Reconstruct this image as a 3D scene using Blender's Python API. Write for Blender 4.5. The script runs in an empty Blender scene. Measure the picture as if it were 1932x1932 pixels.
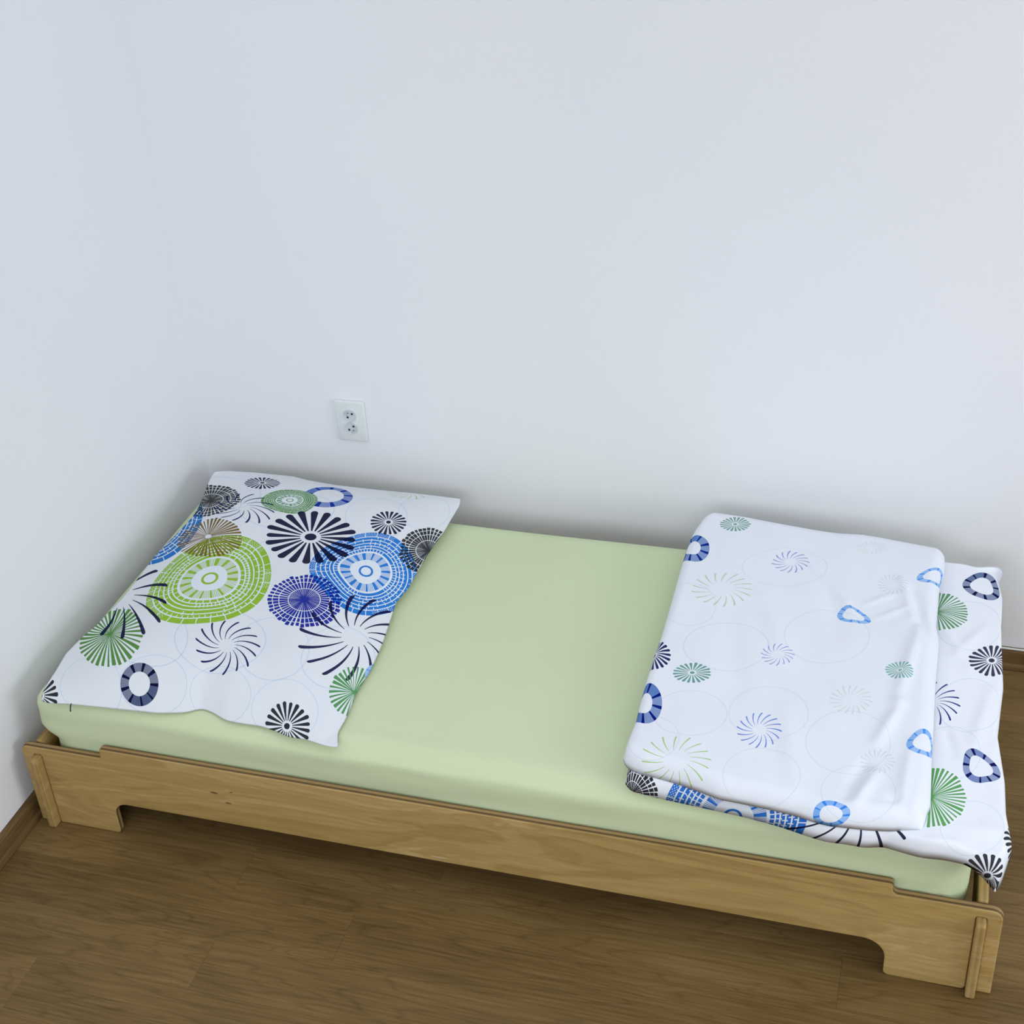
import bpy, bmesh, math, random
from mathutils import Vector, Matrix, noise
random.seed(7)
SC = bpy.context.scene
COL = SC.collection

# ------------------------------------------------------------------ camera
CAM_R = (0.9584375115951489, 0.2799655150260081, -0.05492582965710191)
CAM_U = (-0.10769746130222574, 0.533302492148241, 0.8390409457812719)
CAM_F = (-0.26419461235300484, 0.7982529437870539, -0.5412886887225227)
CAM_C = (1.8404052009914091, -2.057794358385827, 2.3935246017848493)
cam = bpy.data.cameras.new('camera')
cam.sensor_width = 36.0
cam.lens = 2800.0 / 1932.0 * 36.0
cam.clip_start = 0.05
camo = bpy.data.objects.new('camera', cam)
COL.objects.link(camo)
camo.matrix_world = Matrix(((CAM_R[0], CAM_U[0], -CAM_F[0], CAM_C[0]),
                            (CAM_R[1], CAM_U[1], -CAM_F[1], CAM_C[1]),
                            (CAM_R[2], CAM_U[2], -CAM_F[2], CAM_C[2]),
                            (0, 0, 0, 1)))
SC.camera = camo

# ------------------------------------------------------------------ light
WORLD = 0.38
w = bpy.data.worlds.new('world'); SC.world = w; w.use_nodes = True
w.node_tree.nodes['Background'].inputs[0].default_value = (0.88, 0.925, 1.0, 1)
w.node_tree.nodes['Background'].inputs[1].default_value = WORLD
def area(name, loc, target, sx, sy, power, col):
    l = bpy.data.lights.new(name, 'AREA'); l.shape = 'RECTANGLE'; l.size = sx; l.size_y = sy
    l.energy = power; l.color = col
    o = bpy.data.objects.new(name, l); COL.objects.link(o); o.location = loc
    d = Vector(target) - Vector(loc); o.rotation_euler = d.to_track_quat('-Z', 'Y').to_euler()
    return o
# daylight of the room's window, behind and to the right of the camera
area('front_window_daylight', (1.5, -3.3, 2.0), (1.3, 0.6, 0.3), 2.2, 1.3, 56, (0.90, 0.94, 1.0))
area('side_window_daylight', (4.4, -0.7, 1.45), (0.0, 0.4, 0.6), 1.8, 1.3, 50, (0.90, 0.94, 1.0))
# added soft overhead fill, no real source: brightens upward faces more than sides
sl_ = bpy.data.lights.new('overhead_fill', 'SUN'); sl_.energy = 1.12; sl_.angle = math.radians(80); sl_.color = (0.93, 0.97, 1.0)
slo = bpy.data.objects.new('overhead_fill', sl_); COL.objects.link(slo)
slo.rotation_euler = Vector((-0.27, 0.12, -0.94)).to_track_quat('-Z', 'Y').to_euler()
SC.view_settings.view_transform = 'Standard'
SC.view_settings.look = 'None'
SC.view_settings.gamma = 1.0
SC.view_settings.use_curve_mapping = False
SC.view_settings.exposure = -0.30

# ------------------------------------------------------------------ baked measurements (metres)
OUTLINES={"PILLOW": {"front": [[0.0487, 0.0156, 0.356], [0.0599, 0.0121, 0.355], [0.1197, 0.0212, 0.354], [0.2248, 0.0297, 0.353], [0.3198, 0.0379, 0.352], [0.3768, 0.0524, 0.352], [0.4055, 0.073, 0.352], [0.4336, 0.0669, 0.352], [0.4751, 0.0481, 0.352], [0.5141, 0.0465, 0.352], [0.5536, 0.0484, 0.352], [0.588, 0.0425, 0.352], [0.6287, 0.0296, 0.352], [0.6652, 0.0311, 0.352], [0.6925, 0.0255, 0.352], [0.7218, 0.0205, 0.352], [0.7419, 0.0234, 0.352]], "back": [[0.0282, 0.926, 0.392], [0.057, 0.9397, 0.3904], [0.1315, 0.9487, 0.3889], [0.2474, 0.9523, 0.3873], [0.2899, 0.9443, 0.3858], [0.37, 0.9386, 0.3842], [0.4846, 0.9401, 0.3827], [0.5945, 0.9462, 0.3811], [0.6904, 0.9471, 0.3796], [0.7098, 0.9483, 0.378]], "left": [[0.0487, 0.0156, 0.356], [0.0418, 0.0305, 0.359], [0.0356, 0.055, 0.362], [0.0338, 0.1067, 0.367], [0.0283, 0.159, 0.372], [0.0355, 0.2265, 0.3733], [0.0462, 0.2637, 0.3747], [0.0493, 0.3103, 0.376], [0.0555, 0.3651, 0.3773], [0.0542, 0.4484, 0.3787], [0.0498, 0.5461, 0.38], [0.0595, 0.6379, 0.382], [0.0656, 0.7176, 0.384], [0.0639, 0.7546, 0.386], [0.0474, 0.8285, 0.388], [0.0297, 0.8967, 0.39], [0.0282, 0.926, 0.392]], "right": [[0.7419, 0.0234, 0.352], [0.7252, 0.0625, 0.354], [0.7267, 0.1102, 0.356], [0.7187, 0.1929, 0.358], [0.7224, 0.2671, 0.3598], [0.7162, 0.3538, 0.3615], [0.7047, 0.4371, 0.3632], [0.6935, 0.5072, 0.365], [0.7041, 0.5625, 0.3669], [0.7035, 0.6324, 0.3687], [0.7063, 0.7263, 0.3706], [0.7138, 0.8107, 0.3724], [0.7147, 0.8718, 0.3743], [0.7168, 0.922, 0.3761], [0.7098, 0.9483, 0.378]]}, "LOWER": {"front": [[1.3433, 0.0383, 0.362], [1.3558, 0.029, 0.355], [1.4145, 0.0247, 0.352], [1.4725, 0.0204, 0.3518], [1.576, 0.0124, 0.3517], [1.6477, 0.002, 0.3515], [1.7107, -0.0128, 0.3513], [1.7375, -0.0174, 0.3512], [1.7712, -0.0149, 0.351], [1.807, -0.016, 0.3508], [1.8396, -0.0054, 0.3507], [1.8744, -0.0121, 0.3505], [1.9097, -0.0172, 0.3503], [1.948, -0.0134, 0.3502], [1.9853, -0.0152, 0.35], [2.0067, -0.0196, 0.342], [2.0263, -0.0248, 0.325], [2.0429, -0.0314, 0.31]], "back": [[1.3594, 0.9376, 0.388], [1.5597, 0.9177, 0.388], [1.7458, 0.9061, 0.388], [1.9105, 0.8939, 0.388], [1.947, 0.8961, 0.3872], [1.9754, 0.8902, 0.3864], [2.0125, 0.9034, 0.3856], [2.0289, 0.9037, 0.3848], [2.035, 0.8889, 0.384]], "left": [[1.3433, 0.0383, 0.362], [1.3392, 0.0905, 0.37], [1.3397, 0.2661, 0.375], [1.3415, 0.5177, 0.38], [1.3444, 0.8275, 0.385], [1.3594, 0.9376, 0.388]], "right": [[2.0429, -0.0314, 0.31], [2.052, -0.0265, 0.318], [2.0684, 0.0462, 0.335], [2.0559, 0.1208, 0.345], [2.0522, 0.2053, 0.35], [2.0358, 0.3361, 0.3533], [2.04, 0.4256, 0.3567], [2.0438, 0.4912, 0.36], [2.0419, 0.5302, 0.3625], [2.0381, 0.6138, 0.365], [2.0353, 0.6849, 0.3698], [2.0353, 0.7937, 0.3745], [2.0257, 0.8577, 0.3792], [2.035, 0.8889, 0.384]]}, "UPPER": {"front": [[1.33, 0.0799, 0.386], [1.3372, 0.0621, 0.3867], [1.3535, 0.0512, 0.3873], [1.3762, 0.0434, 0.388], [1.4093, 0.0403, 0.388], [1.4544, 0.0326, 0.388], [1.4987, 0.0204, 0.388], [1.5319, 0.0104, 0.388], [1.5846, 0.0081, 0.388], [1.6359, 0.0041, 0.388], [1.6779, -0.0004, 0.388], [1.7092, -0.0087, 0.388], [1.7388, -0.013, 0.388], [1.7741, -0.0103, 0.388], [1.8074, -0.0081, 0.388], [1.8469, -0.0017, 0.388], [1.8775, 0.0069, 0.388], [1.9054, 0.0147, 0.388]], "back": [[1.3455, 0.9262, 0.412], [1.3654, 0.9456, 0.4113], [1.4406, 0.9405, 0.4106], [1.5082, 0.9295, 0.4099], [1.5984, 0.9188, 0.4092], [1.663, 0.9147, 0.4085], [1.7126, 0.9214, 0.4078], [1.7506, 0.919, 0.4071], [1.826, 0.9086, 0.4064], [1.8885, 0.8983, 0.4057], [1.9034, 0.8849, 0.405]], "left": [[1.33, 0.0799, 0.386], [1.3313, 0.1272, 0.388], [1.334, 0.1793, 0.39], [1.3317, 0.2107, 0.3912], [1.3286, 0.298, 0.3925], [1.3272, 0.3753, 0.3938], [1.3294, 0.4546, 0.395], [1.3275, 0.5405, 0.3975], [1.3254, 0.624, 0.4], [1.3225, 0.748, 0.4025], [1.3222, 0.809, 0.405], [1.3261, 0.8497, 0.4073], [1.3374, 0.9068, 0.4097], [1.3455, 0.9262, 0.412]], "right": [[1.9054, 0.0147, 0.388], [1.91, 0.0314, 0.389], [1.9124, 0.0548, 0.39], [1.9171, 0.0718, 0.391], [1.915, 0.1282, 0.392], [1.9121, 0.2201, 0.393], [1.9108, 0.3011, 0.394], [1.9079, 0.4163, 0.395], [1.9074, 0.4885, 0.3962], [1.908, 0.5619, 0.3975], [1.8986, 0.6167, 0.3988], [1.899, 0.6952, 0.4], [1.8985, 0.7745, 0.4012], [1.9047, 0.8095, 0.4025], [1.9062, 0.8505, 0.4038], [1.9034, 0.8849, 0.405]]}}
CREASES=[["UPPER", 1.6182, 0.7424, 1.7055, 0.6334, 0.004, 0.008], ["UPPER", 1.7055, 0.6334, 1.7286, 0.5698, 0.003, 0.008], ["UPPER", 1.7454, 0.632, 1.8069, 0.685, 0.003, 0.006], ["UPPER", 1.7697, 0.5845, 1.8347, 0.6412, 0.003, 0.006], ["UPPER", 1.8435, 0.3181, 1.8069, 0.1971, 0.006, 0.012], ["UPPER", 1.8646, 0.5705, 1.8334, 0.3158, 0.006, 0.013], ["UPPER", 1.8421, 0.7025, 1.8754, 0.5729, -0.005, 0.014], ["UPPER", 1.8147, 0.7376, 1.8482, 0.6051, 0.005, 0.01], ["UPPER", 1.8094, 0.1063, 1.779, 0.0124, 0.006, 0.012], ["UPPER", 1.7895, 0.1317, 1.7669, 0.0381, -0.005, 0.012], ["UPPER", 1.8708, 0.2116, 1.8632, 0.0319, 0.004, 0.012], ["UPPER", 1.8529, 0.0437, 1.8937, -0.0028, -0.006, 0.014], ["UPPER", 1.6212, 0.2519, 1.6685, 0.0445, 0.003, 0.02], ["UPPER", 1.5265, 0.6154, 1.6012, 0.4027, 0.003, 0.02], ["UPPER", 1.4646, 0.5622, 1.5186, 0.2966, -0.003, 0.03], ["UPPER", 1.6533, 0.7245, 1.6982, 0.5158, -0.003, 0.02], ["LOWER", 1.9082, 0.6526, 1.9736, 0.5173, 0.004, 0.012], ["LOWER", 2.0018, 0.6727, 1.9403, 0.5463, 0.003, 0.012], ["LOWER", 1.9292, 0.319, 1.9526, 0.2446, -0.004, 0.01], ["LOWER", 2.0174, 0.4563, 1.9911, 0.2847, 0.004, 0.015], ["LOWER", 1.8712, -0.0352, 1.9626, -0.0003, 0.004, 0.012], ["LOWER", 1.9981, 0.0491, 2.0445, 0.0599, 0.003, 0.02], ["PILLOW", 0.4297, 0.0298, 0.4169, 0.0856, 0.007, 0.007], ["PILLOW", 0.4163, 0.032, 0.4052, 0.074, -0.006, 0.007], ["PILLOW", 0.738, 0.0605, 0.7399, 0.2391, 0.004, 0.012], ["PILLOW", 0.7077, 0.0199, 0.7317, 0.0762, -0.004, 0.014], ["PILLOW", 0.761, 0.1526, 0.7294, 0.3323, -0.003, 0.012], ["PILLOW", 0.4993, 0.0072, 0.5246, 0.0826, 0.004, 0.02]]
MOTIFS={
"PILLOW":[
('outline', 0.1373, 0.065, 12.948, 6.122, -0.332, 12.564, [176, 202, 228]),
('outline', 0.2836, 0.0836, 12.587, 4.547, -2.725, 13.521, [176, 202, 228]),
('outline', 0.445, 0.0892, 13.173, 4.748, -1.508, 14.427, [176, 202, 228]),
('outline', 0.6053, 0.0766, 12.806, 4.626, -2.9, 12.761, [176, 202, 228]),
('outline', 0.5147, 0.2322, 11.567, 5.081, -2.322, 9.874, [176, 202, 228]),
('outline', 0.3847, 0.2306, 8.772, 4.146, -2.113, 9.96, [176, 202, 228]),
('outline', 0.192, 0.225, 8.824, 4.809, 0.013, 9.648, [176, 202, 228]),
('outline', 0.5525, 0.7708, 12.33, 4.732, -4.393, 9.174, [176, 202, 228]),
('outline', 0.6481, 0.8526, 14.693, 5.606, -7.268, 10.722, [176, 202, 228]),
('outline', 0.3988, 0.5343, 12.008, 5.373, -2.096, 9.726, [176, 202, 228]),
('outline', 0.1189, 0.8212, 10.435, 5.037, 1.45, 11.961, [176, 202, 228]),
('outline', 0.6629, 0.2558, 11.083, 4.602, -5.718, 9.109, [176, 202, 228]),
('outline', 0.3211, 0.7452, 7.658, 3.365, -1.89, 11.382, [176, 202, 228]),
('spokes', 0.0311, 0.0249, 22.075, 12.448, -1.819, 13.032, [30, 28, 36], 20, 0.22, 0.016, 0.098, 0.09, 0, 0.125, 0, 0.2, 1),
('disc', -0.0594, 0.6988, 5.998, 3.517, -0.867, 4.846, [0, 112, 192], 0.03, 2, 0.8),
('disc', 0.2617, 0.431, 5.964, 2.941, -2.807, 4.807, [142, 186, 30], 0.03, 1, 0.85),
('disc', 0.6068, 0.5577, 7.271, 2.873, -2.977, 6.167, [0, 118, 208], 0.05, 3, 0.8),
('spokes', 0.108, 0.2162, 10.772, 6.468, -1.583, 8.095, [84, 138, 58], 36, 0.03, 0.008, 0.06527777777777778, 0.012, 0.0, 0.06, 0, 0.95, 3),
('ring', 0.2521, 0.0772, 21.94, 8.046, -3.408, 18.927, [16, 20, 58], [88, 102, 136], 0.56, 0.01, 9, 4),
('spokes', 0.4101, 0.2132, 11.833, 5.519, -2.298, 11.653, [12, 16, 88], 15, 0.24, 0.007, 0.044, 0.044, 0.9, 0, 0, 0.3, 5),
('spokes', 0.0263, 0.3876, 6.675, 3.904, 1.051, 5.822, [6, 10, 62], 15, 0.3, 0.007, 0.046, 0.046, 0.4, 0, 0, 0.3, 6),
('ring', 0.399, 0.8309, 14.339, 6.093, -4.533, 13.807, [24, 50, 150], [104, 134, 200], 0.64, 0.03, 9, 7),
('disc', 0.314, 0.7847, 12.881, 5.701, -2.818, 16.255, [88, 142, 66], 0.03, 8, 0.6),
('spokes', 0.1726, 0.6037, 10.462, 5.489, -1.101, 10.441, [122, 100, 46], 44, 0.1, 0.008, 0.05340909090909091, 0.012, 0.0, 0, 0, 0.95, 9),
('spokes', 0.0801, 0.79, 10.497, 5.183, -0.064, 12.31, [48, 52, 50], 40, 0.03, 0.006, 0.06999999999999999, 0.01, 0, 0.07, 1, 0.55, 10),
('spokes', 0.2029, 0.7378, 10.89, 5.306, 0.514, 13.733, [12, 16, 88], 14, 0.24, 0.007, 0.044, 0.044, 0.9, 0, 0, 0.3, 11),
('spokes', 0.1933, 0.8781, 18.62, 8.796, -1.095, 22.923, [20, 24, 62], 22, 0.22, 0.016, 0.0890909090909091, 0.0818181818181818, 0, 0.125, 0, 0.2, 12),
('spokes', 0.43, 0.6432, 7.936, 3.31, -1.664, 8.786, [2, 6, 54], 20, 0.22, 0.016, 0.098, 0.09, 0, 0.125, 0, 0.2, 13),
('spokes', 0.5911, 0.7534, 19.909, 7.46, -9.862, 17.527, [16, 20, 60], 20, 0.22, 0.016, 0.098, 0.09, 0, 0.125, 0, 0.2, 14),
('spokes', 0.712, 0.7164, 12.416, 4.649, -7.719, 10.075, [40, 42, 46], 40, 0.03, 0.006, 0.06999999999999999, 0.01, 0, 0.07, 1, 0.55, 15),
('spokes', 0.5172, 0.4008, 10.576, 4.545, -2.53, 9.381, [2, 32, 150], 44, 0.03, 0.006, 0.06363636363636363, 0.01, 0, 0.07, 1, 0.55, 16),
('spokes', 0.6692, 0.3351, 7.074, 2.888, -3.994, 6.086, [12, 14, 70], 15, 0.24, 0.007, 0.046, 0.046, 0.7, 0, 0, 0.3, 17),
('spokes', 0.7291, 0.1848, 16.104, 6.374, -8.425, 11.482, [80, 148, 84], 30, 0.03, 0.008, 0.07833333333333334, 0.012, 0.0, 0.06, 0, 0.95, 18),
('spokes', 0.6241, 0.041, 17.877, 6.016, -3.453, 15.864, [28, 28, 38], 20, 0.22, 0.016, 0.098, 0.09, 0, 0.125, 0, 0.2, 19),
('spokes', 0.574, 0.949, 15.949, 5.946, -7.176, 16.788, [190, 206, 150], 15, 0.24, 0.007, 0.044, 0.044, 0.6, 0, 0, 0.3, 20),
('ring', 0.7538, 0.2614, 35.944, 15.29, -19.662, 22.726, [110, 160, 228], [160, 195, 235], 0.6, 0.05, 9, 21)],
"LOWER":[
('outline', 1.9704, 0.668, 14.496, 0.543, -4.258, 10.912, [196, 214, 232]),
('outline', 1.9794, 0.3992, 15.644, 0.566, -4.172, 11.739, [196, 214, 232]),
('outline', 1.9447, 0.2422, 16.367, 0.728, -3.774, 12.707, [196, 214, 232]),
('outline', 1.9967, 0.0502, 17.24, 0.657, -5.177, 14.034, [196, 214, 232]),
('disc', 1.5557, -0.0173, 7.124, 0.402, -1.263, 7.337, [0, 106, 200], 0.02, 5, 0.9),
('spokes', 1.3544, 0.0015, 17.683, 2.544, -0.892, 14.293, [24, 24, 34], 36, 0.03, 0.006, 0.07777777777777778, 0.01, 0, 0.07, 1, 0.55, 6),
('ring', 1.9926, 0.8274, 22.955, 0.49, -1.382, 21.074, [16, 24, 70], [112, 132, 172], 0.62, 0.1, 9, 7),
('spokes', 1.8985, 0.6979, 14.193, 0.717, -2.847, 13.429, [92, 150, 96], 40, 0.03, 0.008, 0.058750000000000004, 0.012, 0.0, 0.06, 0, 0.95, 8),
('spokes', 2.0212, 0.5627, 19.739, -0.003, -7.903, 18.278, [46, 42, 72], 20, 0.22, 0.016, 0.098, 0.09, 0, 0.125, 0, 0.2, 9),
('spokes', 1.9061, 0.3844, 16.993, 0.972, -3.241, 14.376, [34, 40, 130], 16, 0.24, 0.007, 0.044, 0.044, 0.6, 0, 0, 0.3, 10),
('ring', 2.0051, 0.2204, 28.396, 0.774, 5.659, 22.901, [18, 22, 90], [130, 152, 200], 0.62, 0.11, 9, 11),
('spokes', 1.9175, 0.106, 14.569, 0.807, -3.241, 11.596, [88, 160, 84], 42, 0.03, 0.008, 0.055952380952380955, 0.012, 0.0, 0.06, 0, 0.95, 12),
('spokes', 2.0346, -0.0552, 16.775, 7.068, -8.978, 18.637, [38, 38, 46], 20, 0.22, 0.016, 0.098, 0.09, 0, 0.125, 0, 0.2, 13),
('spokes', 2.1142, 0.0779, 12.208, 5.395, -14.805, 18.462, [38, 38, 46], 20, 0.22, 0.016, 0.098, 0.09, 0, 0.125, 0, 0.2, 14),
('spokes', 1.782, 0.0346, 7.265, 0.684, -2.06, 9.787, [12, 14, 56], 16, 0.2, 0.007, 0.03, 0.03, 0.5, 0, 0, 0.3, 15)],
"UPPER":[
('outline', 1.604, 0.0567, 13.606, 1.955, -2.622, 13.568, [205, 219, 232]),
('outline', 1.4371, 0.2019, 13.08, 2.439, -2.97, 14.306, [196, 214, 232]),
('outline', 1.5916, 0.2357, 12.605, 1.786, -2.489, 12.003, [208, 220, 234]),
('outline', 1.4733, 0.4271, 10.875, 1.848, -2.628, 12.2, [196, 214, 232]),
('outline', 1.6771, 0.5036, 11.241, 1.226, -2.273, 10.761, [208, 220, 234]),
('outline', 1.3687, 0.555, 16.607, 3.077, -2.067, 12.902, [196, 214, 232]),
('outline', 1.7539, 0.1844, 12.294, 1.318, -2.356, 11.027, [208, 220, 234]),
('outline', 1.5567, 0.7339, 10.395, 1.391, -3.012, 13.433, [208, 220, 234]),
('outline', 1.7882, 0.0525, 14.152, 1.189, -2.516, 13.791, [205, 219, 232]),
('outline', 1.3759, 0.1158, 18.125, 3.855, -2.631, 15.573, [196, 214, 232]),
('spokes', 1.4189, 0.887, 26.297, 4.164, -5.487, 29.788, [122, 164, 150], 20, 0.22, 0.016, 0.098, 0.09, 0, 0.125, 0, 0.2, 1),
('ring', 1.3363, 0.7691, 23.7, 4.562, 0.053, 18.205, [16, 44, 136], [108, 146, 208], 0.5, 0.05, 9, 2),
('spokes', 1.5681, 0.7571, 22.445, 2.935, -5.168, 22.547, [150, 164, 216], 15, 0.3, 0.007, 0.06, 0.06, 0.8, 0, 0, 0.3, 3),
('spokes', 1.4325, 0.6213, 14.113, 2.324, -2.774, 15.385, [196, 212, 184], 17, 0.4, 0.007, 0.04, 0.04, 0.6, 0, 0, 0.3, 4),
('spokes', 1.5843, 0.4192, 27.342, 3.815, -5.276, 27.685, [140, 162, 222], 15, 0.35, 0.007, 0.055, 0.055, 0.8, 0, 0, 0.3, 5),
('spokes', 1.4187, 0.3239, 24.118, 4.471, -6.016, 29.377, [108, 158, 150], 20, 0.22, 0.016, 0.098, 0.09, 0, 0.125, 0, 0.2, 6),
('spokes', 1.322, 0.3748, 23.54, 5.078, 0.602, 17.97, [14, 18, 92], 20, 0.22, 0.016, 0.098, 0.09, 0, 0.125, 0, 0.2, 7),
('ring', 1.3354, 0.2144, 23.174, 5.235, -1.007, 15.965, [10, 26, 122], [104, 142, 204], 0.5, 0.05, 9, 8),
('spokes', 1.5816, 0.1816, 21.781, 3.213, -4.01, 17.752, [108, 138, 220], 16, 0.3, 0.007, 0.045, 0.045, 0.8, 0, 0, 0.3, 9),
('spokes', 1.4356, 0.0626, 13.441, 2.337, -2.335, 14.644, [172, 210, 130], 16, 0.36, 0.007, 0.028, 0.028, 0.4, 0, 0, 0.3, 10),
('ring', 1.7418, -0.0093, 29.611, 3.209, -4.069, 37.19, [58, 138, 230], [140, 188, 244], 0.62, 0.05, 9, 11),
('ring', 1.7239, 0.5867, 31.006, 2.352, 2.692, 33.367, [84, 152, 232], [150, 192, 240], 0.66, 0.12, 9, 12),
('ring', 1.8975, 0.2167, 29.537, 1.026, -11.3, 28.099, [84, 152, 232], [150, 192, 240], 0.64, 0.08, 9, 13),
('ring', 1.8886, 0.7721, 24.902, 2.62, -15.264, 33.137, [84, 152, 232], [160, 198, 240], 0.68, 0.08, 9, 14),
('spokes', 1.8348, 0.4173, 32.736, 2.459, -0.661, 33.34, [134, 186, 176], 20, 0.22, 0.016, 0.098, 0.09, 0, 0.125, 0, 0.2, 15),
('spokes', 1.7473, 0.3077, 22.777, 2.264, -4.256, 21.619, [208, 222, 214], 18, 0.35, 0.007, 0.04, 0.04, 0.5, 0, 0, 0.3, 16),
('spokes', 1.7998, 0.7183, 28.919, 2.453, -2.395, 24.911, [206, 220, 214], 18, 0.35, 0.007, 0.04, 0.04, 0.5, 0, 0, 0.3, 17),
('spokes', 1.8144, 0.1411, 28.794, 3.491, -3.882, 27.31, [206, 220, 216], 18, 0.35, 0.007, 0.04, 0.04, 0.5, 0, 0, 0.3, 18),
('spokes', 1.7402, 0.8494, 27.86, 2.265, -8.704, 36.664, [208, 222, 206], 18, 0.35, 0.007, 0.04, 0.04, 0.5, 0, 0, 0.3, 19)]}
BED_L, BED_W = 2.04, 0.930
H1, H2, ARCH, STEP, FOOT = 0.2274, 0.2534, 0.0935, 0.173, 0.1754
WALL_X, WALL_Y = -0.0565, 1.0413
T = 0.018
MAT_TOP = 0.351

# ------------------------------------------------------------------ helpers
def tag(o, label=None, cat=None, group=None, kind=None):
    if label: o['label'] = label
    if cat: o['category'] = cat
    if group: o['group'] = group
    if kind: o['kind'] = kind
    return o
def empty(name, loc=(0, 0, 0)):
    o = bpy.data.objects.new(name, None); COL.objects.link(o); o.location = loc; o.empty_display_size = .1
    return o
def link_mesh(name, me, m=None, parent=None, smooth=False):
    o = bpy.data.objects.new(name, me); COL.objects.link(o)
    if m and not me.materials: me.materials.append(m)
    if smooth:
        for p in me.polygons: p.use_smooth = True
    if parent:
        o.parent = parent
        o.matrix_parent_inverse = Matrix.Translation(-parent.location)
    return o
def from_bm(name, bm, m=None, parent=None, smooth=False):
    me = bpy.data.meshes.new(name); bmesh.ops.recalc_face_normals(bm, faces=bm.faces); bm.to_mesh(me); bm.free()
    return link_mesh(name, me, m, parent, smooth)
def bm_box(bm, x0, x1, y0, y1, z0, z1, bev=0.0, seg=2):
    r = bmesh.ops.create_cube(bm, size=1)
    bmesh.ops.scale(bm, vec=(x1-x0, y1-y0, z1-z0), verts=r['verts'])
    bmesh.ops.translate(bm, vec=((x0+x1)/2, (y0+y1)/2, (z0+z1)/2), verts=r['verts'])
    if bev > 0:
        es = list({e for v in r['verts'] for e in v.link_edges})
        bmesh.ops.bevel(bm, geom=es, offset=bev, segments=seg, affect='EDGES', profile=.5)
def round_poly(pts):
    """pts: (a, b, radius) -> list of 2-D points with rounded corners"""
    out = []; n = len(pts)
    for i in range(n):
        p = Vector(pts[i][:2]); r = pts[i][2]
        if r <= 0: out.append(p); continue
        a = (Vector(pts[i-1][:2]) - p); b = (Vector(pts[(i+1) % n][:2]) - p)
        la, lb = a.length, b.length; a.normalize(); b.normalize()
        r = min(r, la*.49, lb*.49)
        c = p + (a + b) * r
        A = p + a*r; B = p + b*r
        k = max(3, int(r/.004)+3)
        for j in range(k+1):
            t = j/k*math.pi/2
            out.append(c - b*r*math.cos(t) - a*r*math.sin(t))
    return out
def extrude_poly(name, pts, axis, d0, d1, m, parent, bev=.0032):
    bm = bmesh.new()
    def P(q, d): return (q.x, d, q.y) if axis == 'y' else (d, q.x, q.y)
    q = round_poly(pts)
    v0 = [bm.verts.new(P(a, d0)) for a in q]; v1 = [bm.verts.new(P(a, d1)) for a in q]
    f0 = bm.faces.new(v0); f1 = bm.faces.new(v1[::-1]); n = len(q)
    for i in range(n):
        bm.faces.new((v0[i], v0[(i+1) % n], v1[(i+1) % n], v1[i]))
    bmesh.ops.recalc_face_normals(bm, faces=bm.faces)
    es = list(f0.edges) + list(f1.edges)
    bmesh.ops.bevel(bm, geom=es, offset=bev, segments=2, affect='EDGES', profile=.5)
    bmesh.ops.triangulate(bm, faces=[f for f in bm.faces if len(f.verts) > 6])
    return from_bm(name, bm, m, parent)

# ------------------------------------------------------------------ node expressions
class X:
    """a socket with arithmetic"""
    nt = None
    def __init__(s, v): s.v = v
    @staticmethod
    def m(op, *a, clamp=False):
        n = X.nt.nodes.new('ShaderNodeMath'); n.operation = op; n.use_clamp = clamp
        for i, q in enumerate(a):
            if isinstance(q, X): X.nt.links.new(q.v, n.inputs[i])
            else: n.inputs[i].default_value = q
        return X(n.outputs[0])
    def __add__(s, o): return X.m('ADD', s, o)
    __radd__ = __add__
    def __sub__(s, o): return X.m('SUBTRACT', s, o)
    def __rsub__(s, o): return X.m('SUBTRACT', o, s)
    def __mul__(s, o): return X.m('MULTIPLY', s, o)
    __rmul__ = __mul__
    def __truediv__(s, o): return X.m('DIVIDE', s, o)
    def __lt__(s, o): return X.m('LESS_THAN', s, o)
    def __gt__(s, o): return X.m('GREATER_THAN', s, o)
def fl(a): return X.m('FLOOR', a)
def fr(a): return X.m('FRACT', a)
def ab(a): return X.m('ABSOLUTE', a)
def sn(a): return X.m('SINE', a)
def mn(a, b): return X.m('MINIMUM', a, b)
def mx(a, b): return X.m('MAXIMUM', a, b)
def wn(a):
    n = X.nt.nodes.new('ShaderNodeTexWhiteNoise'); n.noise_dimensions = '1D'; X.nt.links.new(a.v, n.inputs['W']); return X(n.outputs['Value'])
def mixc(f, a, b):
    n = X.nt.nodes.new('ShaderNodeMix'); n.data_type = 'RGBA'
    i = [s for s in n.inputs if s.enabled] if False else n.inputs
    fs = n.inputs[0]; A = n.inputs[6]; B = n.inputs[7]
    if isinstance(f, X): X.nt.links.new(f.v, fs)
    else: fs.default_value = f
    for q, sck in ((a, A), (b, B)):
        if isinstance(q, X): X.nt.links.new(q.v, sck)
        else: sck.default_value = q
    return X(n.outputs[2])
def srgb(c, k=1.0):
    r = []
    for v in c[:3]:
        v = v/255.0
        r.append((v/12.92 if v <= .04045 else ((v+.055)/1.055)**2.4)*k)
    return (r[0], r[1], r[2], 1)

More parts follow.
